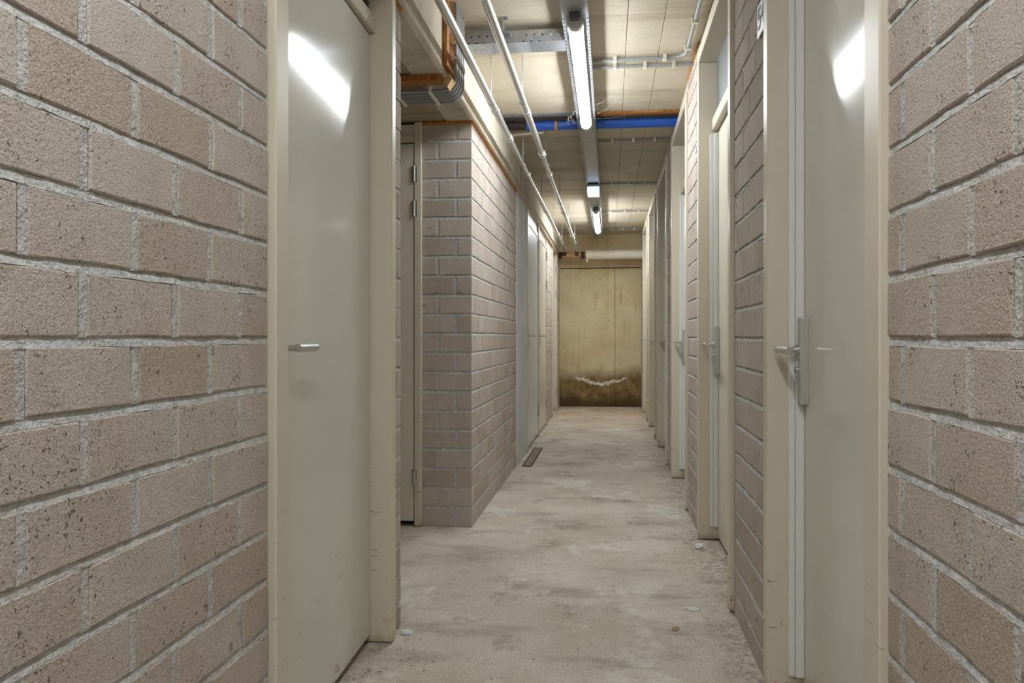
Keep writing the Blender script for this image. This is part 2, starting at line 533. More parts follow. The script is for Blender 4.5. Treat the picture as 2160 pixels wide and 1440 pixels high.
def brickwall(name, label, side, plane, s_of, a, b, z0, z1, phase, joint_even, body_depth, starts=None, corner=None):
    """one piece of stretcher-bond wall.
    side: 'L' (faces +x, s runs along -y), 'R' (faces -x, s runs along +y), 'A' (faces -y, s runs along -x)
    a..b: extent in the s coordinate; joint_even: s position of a head joint in even courses (the one at z=phase upwards)
    starts: optional (even, odd) offsets at which the courses begin; corner: optional (even, odd) depth of the first brick"""
    axes = {'L': (Vector((0, -1, 0)), Vector((1, 0, 0))), 'R': (Vector((0, 1, 0)), Vector((-1, 0, 0))), 'A': (Vector((-1, 0, 0)), Vector((0, -1, 0)))}
    sdir, ddir = axes[side]
    org = ddir * (plane * (ddir.x + ddir.y))
    def W(s, d, z):
        return org + sdir * s + ddir * d + Vector((0, 0, z))
    rot = Matrix((sdir, ddir, Vector((0, 0, 1)))).transposed()
    rot4 = rot.to_4x4()
    bricks = []
    bm = bm_new()
    def lbox(s0, s1, d0, d1, za, zb):
        p = [W(s0, d0, za), W(s1, d1, zb)]
        box(bm, p[0].x, p[1].x, p[0].y, p[1].y, za, zb)
    lbox(a + 0.001, b - 0.001, -body_depth, -0.0075, z0, z1)
    first = math.floor((z0 - phase) / COURSE)
    k = first
    while phase + k * COURSE < z1 - 0.012:
        zb, zt = phase + k * COURSE, phase + (k + 1) * COURSE
        even = (k % 2 == 0)
        bz0, bz1 = max(zb + JOINT / 2, z0), min(zt - JOINT / 2, z1)
        sa = a + (starts[0 if even else 1] if starts else 0.0)
        if bz1 - bz0 > 0.012:
            joff = joint_even + (0.0 if even else LEN / 2)
            js = []
            m = math.floor((sa - joff) / LEN)
            while joff + m * LEN < b:
                q = joff + m * LEN + RNG.uniform(-0.003, 0.003)
                if q > sa + 0.012 and q < b - 0.012:
                    js.append(q)
                m += 1
            edges = [sa - JOINT / 2] + js + [b + JOINT / 2]
            for e0, e1 in zip(edges, edges[1:]):
                L = e1 - e0 - JOINT
                if L < 0.012:
                    continue
                Lq = round(L / 0.004) * 0.004
                if Lq > L: Lq -= 0.004 if L > 0.03 else 0
                D = 0.045
                bricks.append(((e0 + e1) / 2, (bz0 + bz1) / 2, Lq, round(bz1 - bz0, 3), D, RNG.uniform(-0.0012, 0.0012)))
            # head joints: a slightly recessed strip of mortar
            for q in js + ([sa - JOINT / 2] if starts else []):
                lbox(q - JOINT / 2 - 0.001, q + JOINT / 2 + 0.001, -0.02, -0.0020 + RNG.uniform(-0.001, 0.0006), bz0 - 0.001, bz1 + 0.001)
            if corner:
                pass
        # bed joint below this course: struck, flush at its foot and set back under the brick above
        jz0, jz1 = zb - JOINT / 2 - 0.001, zb + JOINT / 2 + 0.001
        if jz0 > z0 and jz1 < z1:
            ns = max(2, int((b - a) / 0.035))
            prev = None
            for i in range(ns + 1):
                s = a + (b - a) * i / ns
                dt = -0.0060 + RNG.uniform(-0.0012, 0.0016)
                db = -0.0012 + RNG.uniform(-0.0012, 0.0012)
                zm = jz0 + RNG.uniform(-0.0012, 0.0012)
                cur = [bm.verts.new(W(s, -0.02, jz0)), bm.verts.new(W(s, db, zm)), bm.verts.new(W(s, dt, jz1)), bm.verts.new(W(s, -0.02, jz1))]
                if prev:
                    for q in range(3):
                        bm.faces.new((prev[q], cur[q], cur[q + 1], prev[q + 1]))
                prev = cur
        k += 1
    wall = obj(name, bm, 'mortar')
    tag(wall, label, 'wall', kind='structure')
    for (s, z, L, H, D, dj) in bricks:
        o = bpy.data.objects.new('brick', brick_mesh(L, H, D, RNG.randrange(3)))
        COL.objects.link(o)
        o.parent = wall
        o.matrix_world = Matrix.Translation(W(s, dj, z)) @ rot4
    return wall

PH = 1.0735 - 9 * COURSE        # bed joint level shared by the side walls
PH0 = PH - COURSE

# near left wall (faces +x; s = -y)
brickwall('wall_left', 'near left wall of grey-brown concrete bricks beside the first door', 'L', XL, None, -1.56, 0.1, 0.0, SOFFIT, PH0, -0.989 + LEN * 2, 0.15)
tag(quick('wall_left_rear', 'plain', None, lambda b: box(b, -0.93, XL, Y_BACK, -0.101, 0, SOFFIT)), 'left corridor wall behind the viewer', 'wall', kind='structure')
brickwall('wall_left', 'narrow brick end of the wall between the first left door and the alcove', 'L', XL, None, -2.605, -2.485, 0.0, SOFFIT, PH0, -2.55, 0.12)
# near right wall (faces -x; s = y)
brickwall('wall_right', 'near right wall of grey-brown concrete bricks at the picture edge', 'R', XR, None, -0.1, 1.305, 0.0, CEIL, PH0, 1.127, 0.15)
tag(quick('wall_right_rear', 'plain', None, lambda b: box(b, XR, 0.655, Y_BACK, -0.101, 0, CEIL)), 'right corridor wall behind the viewer', 'wall', kind='structure')

RDOORS = [(1.30, 2.245), (2.85, 3.917), (4.49, 5.57), (6.08, 7.13), (7.62, 8.72), (9.25, 10.36)]
pier_names = ['brick pier between the first and second right-hand doors', 'brick pier between the second and third right-hand doors',
              'brick pier between the third and fourth right-hand doors', 'brick pier between the fourth and fifth right-hand doors',
              'brick pier between the fifth and sixth right-hand doors', 'brick strip between the last right-hand door and the end wall']
for i, lab in enumerate(pier_names):
    ya = RDOORS[i][1] - 0.005
    yb = RDOORS[i + 1][0] + 0.005 if i < 5 else Y_END
    brickwall('wall_right', lab, 'R', XR, None, ya, yb, 0.0, CEIL, PH0, 2.43 + i * 0.05, 0.16)
    # lintels over the doors
for i, (ya, yb) in enumerate(RDOORS):
    nth = ['first', 'second', 'third', 'fourth', 'fifth', 'sixth'][i]
    tag(quick('wall_right_lintel', 'beam', None, lambda b: box(b, XR + 0.004, 0.655, ya + 0.0055, yb - 0.0055, 2.606, CEIL)),
        'concrete strip above the frame of the %s right-hand door' % nth, 'wall', kind='structure')

# projecting corner block: face towards the viewer (faces -y; s = -x) and long flank (faces +x; s = -y)
# the corner courses are built by hand so that the corner bricks show on both faces
def corner_block():
    wall = empty('wall_corner')
    tag(wall, 'shaded brick face of the projecting corner beside the alcove door', 'wall', kind='structure')
    flank = empty('wall_left')
    tag(flank, 'long lit brick flank running from the projecting corner to the concrete column', 'wall', kind='structure')
    bmA, bmB = bm_new(), bm_new()
    xw = -1.068
    yE = 5.925
    top = SOFFIT - 0.014
    box(bmA, xw + 0.002, XL - 0.0075, CORNER_Y + 0.0075, CORNER_Y + 0.12, 0, top)
    box(bmB, -0.93, XL - 0.0075, CORNER_Y + 0.1205, yE, 0, top)
    k = 0
    rotA = Matrix((Vector((-1, 0, 0)), Vector((0, -1, 0)), Vector((0, 0, 1)))).transposed().to_4x4()
    rotB = Matrix((Vector((0, -1, 0)), Vector((1, 0, 0)), Vector((0, 0, 1)))).transposed().to_4x4()
    def place(par, loc, rot, L, H, D):
        o = bpy.data.objects.new('brick', brick_mesh(round(L / 0.004) * 0.004, H, D, RNG.randrange(3)))
        COL.objects.link(o)
        o.parent = par
        o.matrix_world = Matrix.Translation(loc) @ rot
    while k * COURSE < top - 0.02:
        zb = k * COURSE
        z0 = zb + (JOINT / 2 if k else 0.0)
        z1 = min(zb + COURSE - JOINT / 2, top)
        zc, H = (z0 + z1) / 2, round(z1 - z0, 3)
        even = k % 2 == 0
        j = RNG.uniform(-0.003, 0.003)
        wA = (0.083 if even else 0.188) + j          # what the corner brick shows on the shaded face
        dB = 0.205 if even else 0.092                # ... and on the flank
        # corner brick: bevelled box
        bm = bm_new()
        box(bm, XL - wA, XL, CORNER_Y, CORNER_Y + dB, z0, z1, 0.0025)
        for v in bm.verts:
            v.co += Vector((RNG.uniform(-0.0006, 0.0006), RNG.uniform(-0.0006, 0.0006), RNG.uniform(-0.0008, 0.0008)))
        obj('brick', bm, 'brick', wall)
        # rest of the course on the shaded face
        x = XL - wA - JOINT
        while x - xw > 0.02:
            L = min(LEN - JOINT, x - xw)
            place(wall, (x - L / 2, CORNER_Y + RNG.uniform(-0.001, 0.001), zc), rotA, L, H, 0.045)
            box(bmA, x, x + JOINT, CORNER_Y + 0.0032, CORNER_Y + 0.02, z0 - 0.001, z1 + 0.001)
            x -= L + JOINT
        # flank
        y = CORNER_Y + dB
        first = True
        while yE - y > 0.03:
            y += JOINT
            L = min(LEN - JOINT, yE - y)
            if L < 0.02:
                break
            place(flank, (XL + RNG.uniform(-0.001, 0.001), y + L / 2, zc), rotB, L, H, 0.045)
            box(bmB, XL - 0.02, XL - 0.0032, y - JOINT, y, z0 - 0.001, z1 + 0.001)
            y += L
        if k:
            a0, a1 = zb - JOINT / 2 - 0.001, zb + JOINT / 2 + 0.001
            prism(bmA, [(CORNER_Y + 0.0012, a0), (CORNER_Y + 0.0065, a1), (CORNER_Y + 0.02, a1), (CORNER_Y + 0.02, a0)], 'x', xw, XL - 0.0015)
            ns = 24
            for i in range(ns):
                ya = CORNER_Y + 0.002 + (yE - CORNER_Y - 0.002) * i / ns
                yb = CORNER_Y + 0.002 + (yE - CORNER_Y - 0.002) * (i + 1) / ns
                jt = RNG.uniform(-0.001, 0.001)
                prism(bmB, [(XL - 0.0012 + jt, a0), (XL - 0.0065 + jt, a1), (XL - 0.02, a1), (XL - 0.02, a0)], 'y', ya, yb)
        k += 1
    obj('mortar', bmA, 'mortar', wall)
    obj('mortar', bmB, 'mortar', flank)
corner_block()
tag(quick('concrete_column', 'column', None, lambda b: box(b, -0.93, XL + 0.004, 5.927, 6.66, 0, SOFFIT, 0.008)),
    'smooth grey concrete column between the brick flank and the double doors', 'column', kind='structure')
brickwall('wall_left', 'far left brick pier beyond the pair of flush doors', 'L', XL, None, -9.62, -8.735, 0.0, SOFFIT, 0.0, -9.0, 0.15)
brickwall('wall_left', 'last bit of left brick wall touching the end wall', 'L', XL, None, -Y_END, -10.50, 0.0, SOFFIT, 0.0, -10.8, 0.15)
tag(quick('wall_left_core', 'plain', None, lambda b: box(b, -1.1, -0.935, CORNER_Y + 0.13, Y_END, 0, SOFFIT)),
    'core behind the left doors past the corner', 'wall', kind='structure')

# ------------------------------------------------------------------ doors
def lever_handle(leaf, x, side, y_piv, z, direction, plate=None, key=True, r=0.0108, length=0.125, off=0.055):
    """lever on a spindle; x = surface it is fixed to; side: +1 for doors whose corridor is towards -x"""
    hx = x - side * off
    h = quick('handle', 'steel', leaf, lambda b: (
        tube(b, [(x, y_piv, z), (hx - side * 0.001, y_piv, z)], 0.0085, 14),
        tube(b, [(hx, y_piv - direction * 0.012, z), (hx, y_piv + direction * length, z)], r, 16)), True)
    quick('rosette', 'steel', leaf, lambda b: tube(b, [(x + side * 0.002, y_piv, z), (x - side * 0.010, y_piv, z)], 0.0155, 18), True)
    return h

def hinge(parent, x, y, z, side, h=0.09):
    def f(b):
        tube(b, [(x - side * 0.007, y, z - h / 2), (x - side * 0.007, y, z - h / 6 - 0.001)], 0.007, 10)
        tube(b, [(x - side * 0.007, y, z - h / 6 + 0.001), (x - side * 0.007, y, z + h / 6 - 0.001)], 0.0066, 10)
        tube(b, [(x - side * 0.007, y, z + h / 6 + 0.001), (x - side * 0.007, y, z + h / 2)], 0.007, 10)
        box(b, x - side * 0.003, x + side * 0.001, y - 0.022, y + 0.022, z - h / 2, z + h / 2)
    return quick('hinge', 'steel', parent, f, True)

def right_door(i, y0, y1, label, leafmat, with_strip=True, wn=0.06, wf=0.055):
    xf = 0.470
    xl = 0.572
    top = 2.605
    zl = 2.17
    d = empty('door_%d' % i)
    tag(d, label, 'door', kind='structure')
    head = 0.06
    quick('jamb', 'frame', d, lambda b: box(b, xf, 0.65, y0, y0 + wn, 0.004, top - head, 0.003))
    quick('jamb', 'frame', d, lambda b: box(b, xf, 0.65, y1 - wf, y1, 0.004, top - head, 0.003))
    quick('frame_head', 'frame', d, lambda b: box(b, xf, 0.65, y0, y1, top - head + 0.0005, top, 0.003))
    ya, yb = y0 + wn, y1 - wf
    quick('transom_rail', 'frame', d, lambda b: box(b, xl - 0.03, 0.645, ya + 0.0005, yb - 0.0005, zl + 0.006, zl + 0.07, 0.003))
    leaf = quick('door_leaf', leafmat, d, lambda b: box(b, xl, xl + 0.04, ya + 0.003, yb - 0.003, 0.022, zl, 0.002))
    def slats(b):
        z = zl + 0.074
        while z < top - head - 0.006:
            box(b, xl - 0.004, xl + 0.004, ya + 0.002, yb - 0.002, z, z + 0.0045)
            z += 0.0095
        y = ya + 0.01
        while y < yb - 0.01:
            box(b, xl + 0.004, xl + 0.007, y, y + 0.003, zl + 0.074, top - head - 0.004)
            y += 0.03
    g = quick('vent_grille', 'meshgrille', d, slats)
    g['kind'] = 'stuff'
    quick('grille_backing', 'dark', d, lambda b: box(b, xl + 0.03, xl + 0.05, ya + 0.001, yb - 0.001, zl + 0.0715, top - head - 0.001))
    if with_strip:
        def strip(b):
            box(b, 0.529, 0.547, yb - 0.018, yb - 0.0005, 0.075, zl - 0.01, 0.002)
            box(b, 0.5475, 0.5715, yb - 0.030, yb - 0.0005, 0.075, zl - 0.01, 0.003)
        quick('weather_strip', 'white_strip', d, strip)
    # security plate with lever and key cylinder
    yp = yb - 0.055
    pl = quick('lock_plate', 'plate', leaf, lambda b: box(b, xl - 0.024, xl + 0.001, yp - 0.017, yp + 0.022, 0.885, 1.137, 0.004, 2))
    lever_handle(leaf, xl - 0.024, 1, yp + 0.006, 1.043, -1)
    quick('key_cylinder', 'steel', leaf, lambda b: (
        tube(b, [(xl - 0.020, yp + 0.006, 0.985), (xl - 0.034, yp + 0.006, 0.985)], 0.0095, 14),
        box(b, xl - 0.034, xl - 0.020, yp + 0.0005, yp + 0.0115, 0.955, 0.985, 0.003)), True)
    return d

rl = ['nearest right-hand door with grey lock plate and bright tube reflection', 'second right-hand door, white weather strip and tissue at its foot',
      'third right-hand door, under the right end of the blue pipe', 'fourth right-hand door in a bluish shaded frame',
      'fifth right-hand door, second from the end wall', 'last right-hand door next to the stained end wall']
for i, (ya, yb) in enumerate(RDOORS):
    right_door(i + 1, ya, yb, rl[i], 'leaf' if i in (0, 3) else 'leafcream', True, 0.075 if i == 0 else 0.06)

# near left door (recessed, handle on the near side)
def left_near_door():
    d = empty('door_7')
    tag(d, 'nearest left-hand door with plain leaf, dark louvre vent and bright reflection', 'door', kind='structure')
    xf, xl = -0.762, -0.842
    y0, y1 = 1.565, 2.485
    wn, wf = 0.066, 0.045
    top, zl = 2.305, 2.145
    top = SOFFIT - 0.002
    quick('jamb', 'frame', d, lambda b: box(b, -0.93, xf, y0, y0 + wn, 0.004, top, 0.004))
    quick('jamb', 'frame', d, lambda b: box(b, -0.93, xf, y1 - wf, y1, 0.004, top, 0.004))
    ya, yb = y0 + wn, y1 - wf
    leaf = quick('door_leaf', 'leaf', d, lambda b: box(b, xl - 0.04, xl, ya + 0.003, yb - 0.006, 0.03, zl, 0.002))
    quick('transom_rail', 'frame', d, lambda b: box(b, -0.90, xl + 0.022, ya + 0.0005, yb - 0.0005, zl + 0.008, zl + 0.062, 0.004))
    quick('screw', 'hole', d, lambda b: tube(b, [(xl + 0.021, yb - 0.02, zl + 0.045), (xl + 0.0225, yb - 0.02, zl + 0.045)], 0.0025, 10))
    def slats(b):
        z = zl + 0.068
        while z < top - 0.014:
            prism(b, [(xl - 0.012, z + 0.009), (xl - 0.002, z), (xl, z + 0.001), (xl - 0.010, z + 0.010)], 'y', ya + 0.002, yb - 0.004)
            z += 0.014
    quick('vent_louvre', 'louvre', d, slats)['kind'] = 'stuff'
    quick('grille_backing', 'hole', d, lambda b: box(b, xl - 0.05, xl - 0.03, ya + 0.001, yb - 0.001, zl + 0.064, top))
    lever_handle(leaf, xl, -1, 1.715, 1.053, 1, length=0.108, off=0.045, r=0.0105)
    # the leaf is not quite pressed home: it stands out a little at the handle side
    hy = yb - 0.006
    leaf.matrix_world = Matrix.Translation((xl, hy, 0)) @ Matrix.Rotation(math.radians(1.8), 4, 'Z') @ Matrix.Translation((-xl, -hy, 0))
left_near_door()

# alcove door (faces -y)
def alcove_door():
    d = empty('door_8')
    tag(d, 'cream alcove door with silver hinges beside the projecting corner', 'door', kind='structure')
    yf, yl = 3.966, 3.971
    xa, xb = -2.05, -1.068
    quick('jamb', 'frame', d, lambda b: box(b, xb - 0.042, xb, yf, 4.08, 0.004, SOFFIT - 0.002, 0.003))
    quick('jamb', 'frame', d, lambda b: box(b, xa, xa + 0.042, yf, 4.08, 0.004, SOFFIT - 0.002, 0.003))
    x0, x1 = xa + 0.043, xb - 0.043
    leaf = quick('door_leaf', 'leafcream', d, lambda b: box(b, x0 + 0.002, x1 - 0.003, yl, yl + 0.04, 0.03, 2.185, 0.002))
    quick('transom_rail', 'frame', d, lambda b: box(b, x0, x1, yl - 0.004, 4.08, 2.192, 2.232, 0.002))
    quick('transom_panel', 'leafcream', d, lambda b: box(b, x0, x1, yl + 0.006, 4.06, 2.2325, 2.296, 0.0))
    quick('gap_backing', 'dark', d, lambda b: box(b, x0, x1, 4.062, 4.08, 0.004, 2.19))
    for z in (2.01, 1.812, 0.28):
        def f(b):
            xx = x1 + 0.002
            for q0, q1 in ((-0.045, -0.016), (-0.015, 0.015), (0.016, 0.045)):
                tube(b, [(xx, yf - 0.004, z + q0), (xx, yf - 0.004, z + q1)], 0.0075, 12)
            box(b, xx - 0.016, xx + 0.018, yf - 0.004, yf + 0.0005, z - 0.045, z + 0.045)
            box(b, xx - 0.016, xx - 0.0, yf, yl + 0.0005, z - 0.045, z + 0.045)
        quick('hinge', 'steel', leaf, f, True)
    quick('handle', 'steel', leaf, lambda b: (tube(b, [(x0 + 0.07, yl, 1.05), (x0 + 0.07, yl - 0.055, 1.05)], 0.0085, 12),
          tube(b, [(x0 + 0.06, yl - 0.055, 1.05), (x0 + 0.19, yl - 0.055, 1.05)], 0.0095, 14)), True)
alcove_door()
tag(quick('wall_alcove', 'plain', None, lambda b: box(b, -2.65, -2.05, 3.985, 4.1, 0, SOFFIT)), 'alcove wall beyond its door', 'wall', kind='structure')

# flush doors further down the left side
def left_far_door(i, y0, y1, label, mat, xl, frame_w=0.05, handle=True, ftop=SOFFIT - 0.004, zl=2.16):
    d = empty('door_%d' % i)
    tag(d, label, 'door', kind='structure')
    xf = XL + 0.012
    quick('jamb', 'frame', d, lambda b: box(b, -0.93, xf, y0, y0 + frame_w, 0.004, ftop, 0.003))
    quick('jamb', 'frame', d, lambda b: box(b, -0.93, xf, y1 - frame_w, y1, 0.004, ftop, 0.003))
    ya, yb = y0 + frame_w, y1 - frame_w
    leaf = quick('door_leaf', mat, d, lambda b: box(b, xl - 0.04, xl, ya + 0.003, yb - 0.004, 0.022, zl, 0.002))
    quick('transom_rail', 'frame', d, lambda b: box(b, -0.90, xl + 0.004, ya + 0.0005, yb - 0.0005, zl + 0.006, zl + 0.05, 0.002))
    quick('transom_panel', 'frame', d, lambda b: box(b, -0.90, xl - 0.008, ya + 0.0005, yb - 0.0005, zl + 0.0505, ftop))
    quick('gap_backing', 'dark', d, lambda b: box(b, -0.93, -0.905, ya + 0.001, yb - 0.001, 0.004, ftop))
    for z in (2.07, 1.72, 0.28):
        hinge(leaf, xf - 0.004, yb + 0.002, z, -1, 0.11)
    if handle:
        yp = ya + 0.06
        quick('lock_plate', 'plate', leaf, lambda b: box(b, xl - 0.001, xl + 0.009, yp - 0.018, yp + 0.018, 0.96, 1.18, 0.002))
        lever_handle(leaf, xl + 0.009, -1, yp, 1.095, 1, length=0.13, off=0.05)
        quick('key_cylinder', 'steel', leaf, lambda b: tube(b, [(xl + 0.005, yp, 1.02), (xl + 0.02, yp, 1.02)], 0.010, 12), True)
    return d
left_far_door(9, 6.665, 7.74, 'bluish white flush door next to the concrete column', 'leafflush', XL + 0.002)
left_far_door(10, 7.745, 8.73, 'cream flush door between the bluish door and the far brick pier', 'leafcream', XL + 0.002)
left_far_door(11, 9.625, 10.495, 'farthest left door in a white frame near the end wall', 'leafcream', XL - 0.06, 0.07)

# ------------------------------------------------------------------ cable tray with lights
TZ = 2.58                      # lower edge of the tray lips
TX0, TX1 = -0.224, -0.098
def tray():
    t = empty('cable_tray')
    tag(t, 'long galvanised cable tray running down the ceiling above the corridor', 'cable tray')
    ztop = TZ + 0.033
    def body(b):
        box(b, TX0 + 0.0015, TX1 - 0.0015, Y_BACK + 0.3, 10.86, TZ + 0.012, TZ + 0.0145)
        for xa, xb in ((TX0, TX0 + 0.0015), (TX1 - 0.0015, TX1)):
            box(b, xa, xb, Y_BACK + 0.3, 10.86, TZ, ztop)
        for xa, xb in ((TX0 + 0.0015, TX0 + 0.011), (TX1 - 0.011, TX1 - 0.0015)):
            box(b, xa, xb, Y_BACK + 0.3, 10.86, TZ, TZ + 0.0015)
    quick('tray_body', 'galv', t, body)
    quick('tray_cover', 'galv', t, lambda b: box(b, TX0 + 0.004, TX1 - 0.004, 1.2, 3.27, TZ - 0.004, TZ - 0.0015, 0.001))
    quick('tray_cover', 'galv', t, lambda b: box(b, TX0 + 0.004, TX1 - 0.004, 7.22, 8.2, TZ - 0.004, TZ - 0.0015, 0.001))
    # perforations: rows of dark holes in the bottom and along the lips
    def holes(b):
        y = 3.35
        while y < 10.8:
            for x in (TX0 + 0.0055, TX1 - 0.0055):
                box(b, x - 0.0028, x + 0.0028, y - 0.006, y + 0.006, TZ - 0.0004, TZ + 0.0002)
            y += 0.042
        y = 3.38
        while y < 6.9:
            box(b, TX1 - 0.0002, TX1 + 0.0005, y - 0.006, y + 0.006, TZ + 0.018, TZ + 0.026)
            box(b, TX0 - 0.0005, TX0 + 0.0002, y - 0.006, y + 0.006, TZ + 0.018, TZ + 0.026)
            y += 0.05
        for y in (5.2, 5.55, 5.9, 6.25, 6.6):
            for x in (-0.20, -0.175, -0.148, -0.12):
                tube(b, [(x, y, TZ + 0.0113), (x, y, TZ + 0.0123)], 0.0038, 8)
    quick('perforation', 'hole', t, holes)['kind'] = 'stuff'
    for y in (-1.0, 1.6, 6.95, 10.2):
        quick('hanger', 'galv', t, lambda b: (box(b, -0.175, -0.147, y - 0.012, y + 0.012, TZ + 0.0145, CEIL + 0.001),))
tray()

def cross_tray():
    t = empty('cable_tray_branch')
    tag(t, 'short galvanised tray branching left from the main tray to the beam', 'cable tray')
    ya, yb = 3.60, 3.735
    z0, z1 = TZ + 0.004, TZ + 0.066
    x0, x1 = -0.776, TX0 - 0.002
    def body(b):
        box(b, x0, x1, ya, yb, z0, z0 + 0.002)
        box(b, x0, x1, ya, ya + 0.002, z0 + 0.002, z1)
        box(b, x0, x1, yb - 0.002, yb, z0 + 0.002, z1)
    quick('tray_body', 'galv', t, body)
    def holes(b):
        for i in range(13):
            x = -0.26 - i * 0.0405
            if i in (1, 8, 0, 5):
                continue
            tube(b, [(x, ya - 0.0006, z0 + 0.036), (x, ya + 0.0002, z0 + 0.036)], 0.0042, 10)
            box(b, x - 0.021, x - 0.009, ya - 0.0006, ya + 0.0002, z0 + 0.001, z0 + 0.005)
        for x in (-0.40, -0.60):
            for j in range(5):
                tube(b, [(x, ya + 0.022 + j * 0.024, z0 - 0.0006), (x, ya + 0.022 + j * 0.024, z0 + 0.0002)], 0.0028, 8)
    quick('perforation', 'hole', t, holes)['kind'] = 'stuff'
    for x in (-0.30, -0.26, -0.505):
        quick('bolt', 'steel', t, lambda b: (tube(b, [(x, ya + 0.001, z0 + 0.036), (x, ya - 0.005, z0 + 0.036)], [0.0075, 0.005], 12)), True)
    # ceiling bracket with threaded rod
    def br(b):
        box(b, -0.535, -0.507, 3.515, 3.545, CEIL - 0.003, CEIL + 0.0005)
        box(b, -0.535, -0.532, 3.515, 3.59, CEIL - 0.06, CEIL - 0.003)
        box(b, -0.535, -0.505, 3.56, 3.625, CEIL - 0.060, CEIL - 0.057)
    h = quick('hanger_bracket', 'galv', t, br)
    quick('threaded_rod', 'steel', h, lambda b: (tube(b, [(-0.52, 3.612, CEIL - 0.035), (-0.52, 3.612, z0 + 0.03)], 0.0035, 8),
          tube(b, [(-0.52, 3.612, CEIL - 0.057), (-0.52, 3.612, CEIL - 0.05)], 0.009, 6),
          tube(b, [(-0.52, 3.612, CEIL - 0.067), (-0.52, 3.612, CEIL - 0.060)], 0.009, 6)))
    quick('screw', 'darkplastic', h, lambda b: tube(b, [(-0.52, 3.53, CEIL - 0.003), (-0.52, 3.53, CEIL - 0.007)], 0.007, 6))
cross_tray()

def tube_light(y0, y1, label, cover='tube'):
    t = empty('fluorescent_light')
    tag(t, label, 'ceiling light', 'tube lights under the cable tray')
    xc = -0.161
    zt = TZ + 0.0115
    w = 0.036
    quick('housing', 'plastic', t, lambda b: prism(b, [(xc - 0.024, zt), (xc + 0.024, zt), (xc + w, zt - 0.030), (xc + w, zt - 0.040), (xc - w, zt - 0.040), (xc - w, zt - 0.030)], 'y', y0 + 0.05, y1 - 0.05))
    zc = zt - 0.0405
    prof = [(xc + (w - 0.001) * math.cos(a), zc - 0.036 * math.sin(a)) for a in [math.pi * i / 12 for i in range(13)]]
    quick('tube_cover', cover, t, lambda b: prism(b, prof, 'y', y0 + 0.062, y1 - 0.062), True)
    capp = [(xc + (w + 0.001) * math.cos(a), zc - 0.038 * math.sin(a)) for a in [math.pi * i / 12 for i in range(13)]] + [(xc - w, zt - 0.028), (xc - 0.024, zt), (xc + 0.024, zt), (xc + w, zt - 0.028)]
    for a, b_, e in ((y0 + 0.025, y0 + 0.0615, y0), (y1 - 0.0615, y1 - 0.025, y1)):
        c = quick('end_cap', 'plastic', t, lambda b: prism(b, capp, 'y', a, b_))
        ia, ib = (e, a - 0.0005) if e < a else (b_ + 0.0005, e)
        quick('cable_gland', 'darkplastic', c, lambda b: box(b, xc - 0.024, xc + 0.024, ia, ib, zt - 0.045, zt - 0.008, 0.004))
    for y in (y0 + 0.11, y1 - 0.11):
        quick('cover_clip', 'plastic', t, lambda b: box(b, xc - w - 0.003, xc - w + 0.0005, y - 0.012, y + 0.012, zt - 0.052, zt - 0.02, 0.001))
        quick('cover_clip', 'plastic', t, lambda b: box(b, xc + w - 0.0005, xc + w + 0.003, y - 0.012, y + 0.012, zt - 0.052, zt - 0.02, 0.001))
tube_light(3.28, 4.97, 'large bright tube light hanging nearest, under the cable tray')
tube_light(8.25, 9.95, 'small distant tube light near the far end wall')
tube_light(-0.55, 1.14, 'tube light under the tray directly above the viewer', 'tube_old')  # added out of view to brighten the near walls
tube_light(-3.2, -1.51, 'tube light under the tray well behind the viewer')

def emergency_lamp():
    t = empty('emergency_light')
    tag(t, 'small bluish rectangular lamp box under the tray between the two tubes', 'lamp')
    quick('housing', 'plastic', t, lambda b: box(b, TX0 + 0.002, TX1 - 0.002, 6.995, 7.20, TZ - 0.022, TZ - 0.0005, 0.003))
    quick('lamp_cover', 'emergency', t, lambda b: box(b, TX0 + 0.004, TX1 - 0.004, 6.99, 7.205, TZ - 0.088, TZ - 0.0225, 0.008, 2))
emergency_lamp()

# ------------------------------------------------------------------ steel pipes with rods
def steel_pipe(x, r, label, ylast, joints, elbow_y):
    t = empty('steel_pipe')
    tag(t, label, 'pipe', 'zinc pipes hanging along the beam')
    z = 2.42
    quick('pipe_run', 'pipe', t, lambda b: tube(b, [(x, Y_BACK + 0.02, z), (x, ylast, z)], r, 20), True)
    for y in joints:
        quick('pipe_coupling', 'pipe', t, lambda b: tube(b, [(x, y - 0.032, z), (x, y - 0.031, z), (x, y - 0.027, z), (x, y - 0.026, z), (x, y + 0.026, z), (x, y + 0.027, z), (x, y + 0.031, z), (x, y + 0.032, z)],
              [r + 0.0015, r + 0.005, r + 0.005, r + 0.0025, r + 0.0025, r + 0.005, r + 0.005, r + 0.0015], 20), True)
    for y in (4.0, 5.5, 7.03, 8.5, 10.05):
        def clamp(b):
            tube(b, [(x, y - 0.010, z), (x, y + 0.010, z)], r + 0.0022, 20)
            box(b, x - 0.004, x + 0.004, y - 0.009, y + 0.009, z + r, z + r + 0.022)
        c = quick('pipe_clamp', 'galv', t, clamp, True)
        quick('hanger_rod', 'galv', c, lambda b: tube(b, [(x, y, z + r + 0.01), (x, y, CEIL + 0.002)], 0.0032, 8))
    # elbow turning down into the cross pipe
    quick('elbow', 'pipe', t, lambda b: tube(b, arc((x, ylast, z - 0.06), 0.06, math.pi / 2, 0.12, 8, (0, 1, 0), (0, 0, 1)) , r + 0.002, 16), True)
steel_pipe(-0.672, 0.0205, 'left one of the two shiny pipes, closest to the concrete beam', 10.62, (4.14, 4.74, 5.82, 7.5, 9.2, 2.2, 0.3), 10.6)
steel_pipe(-0.492, 0.0205, 'right one of the two shiny pipes, closest to the cable tray', 10.62, (4.20, 5.17, 5.83, 7.6, 9.3, 2.3, 0.2), 10.6)

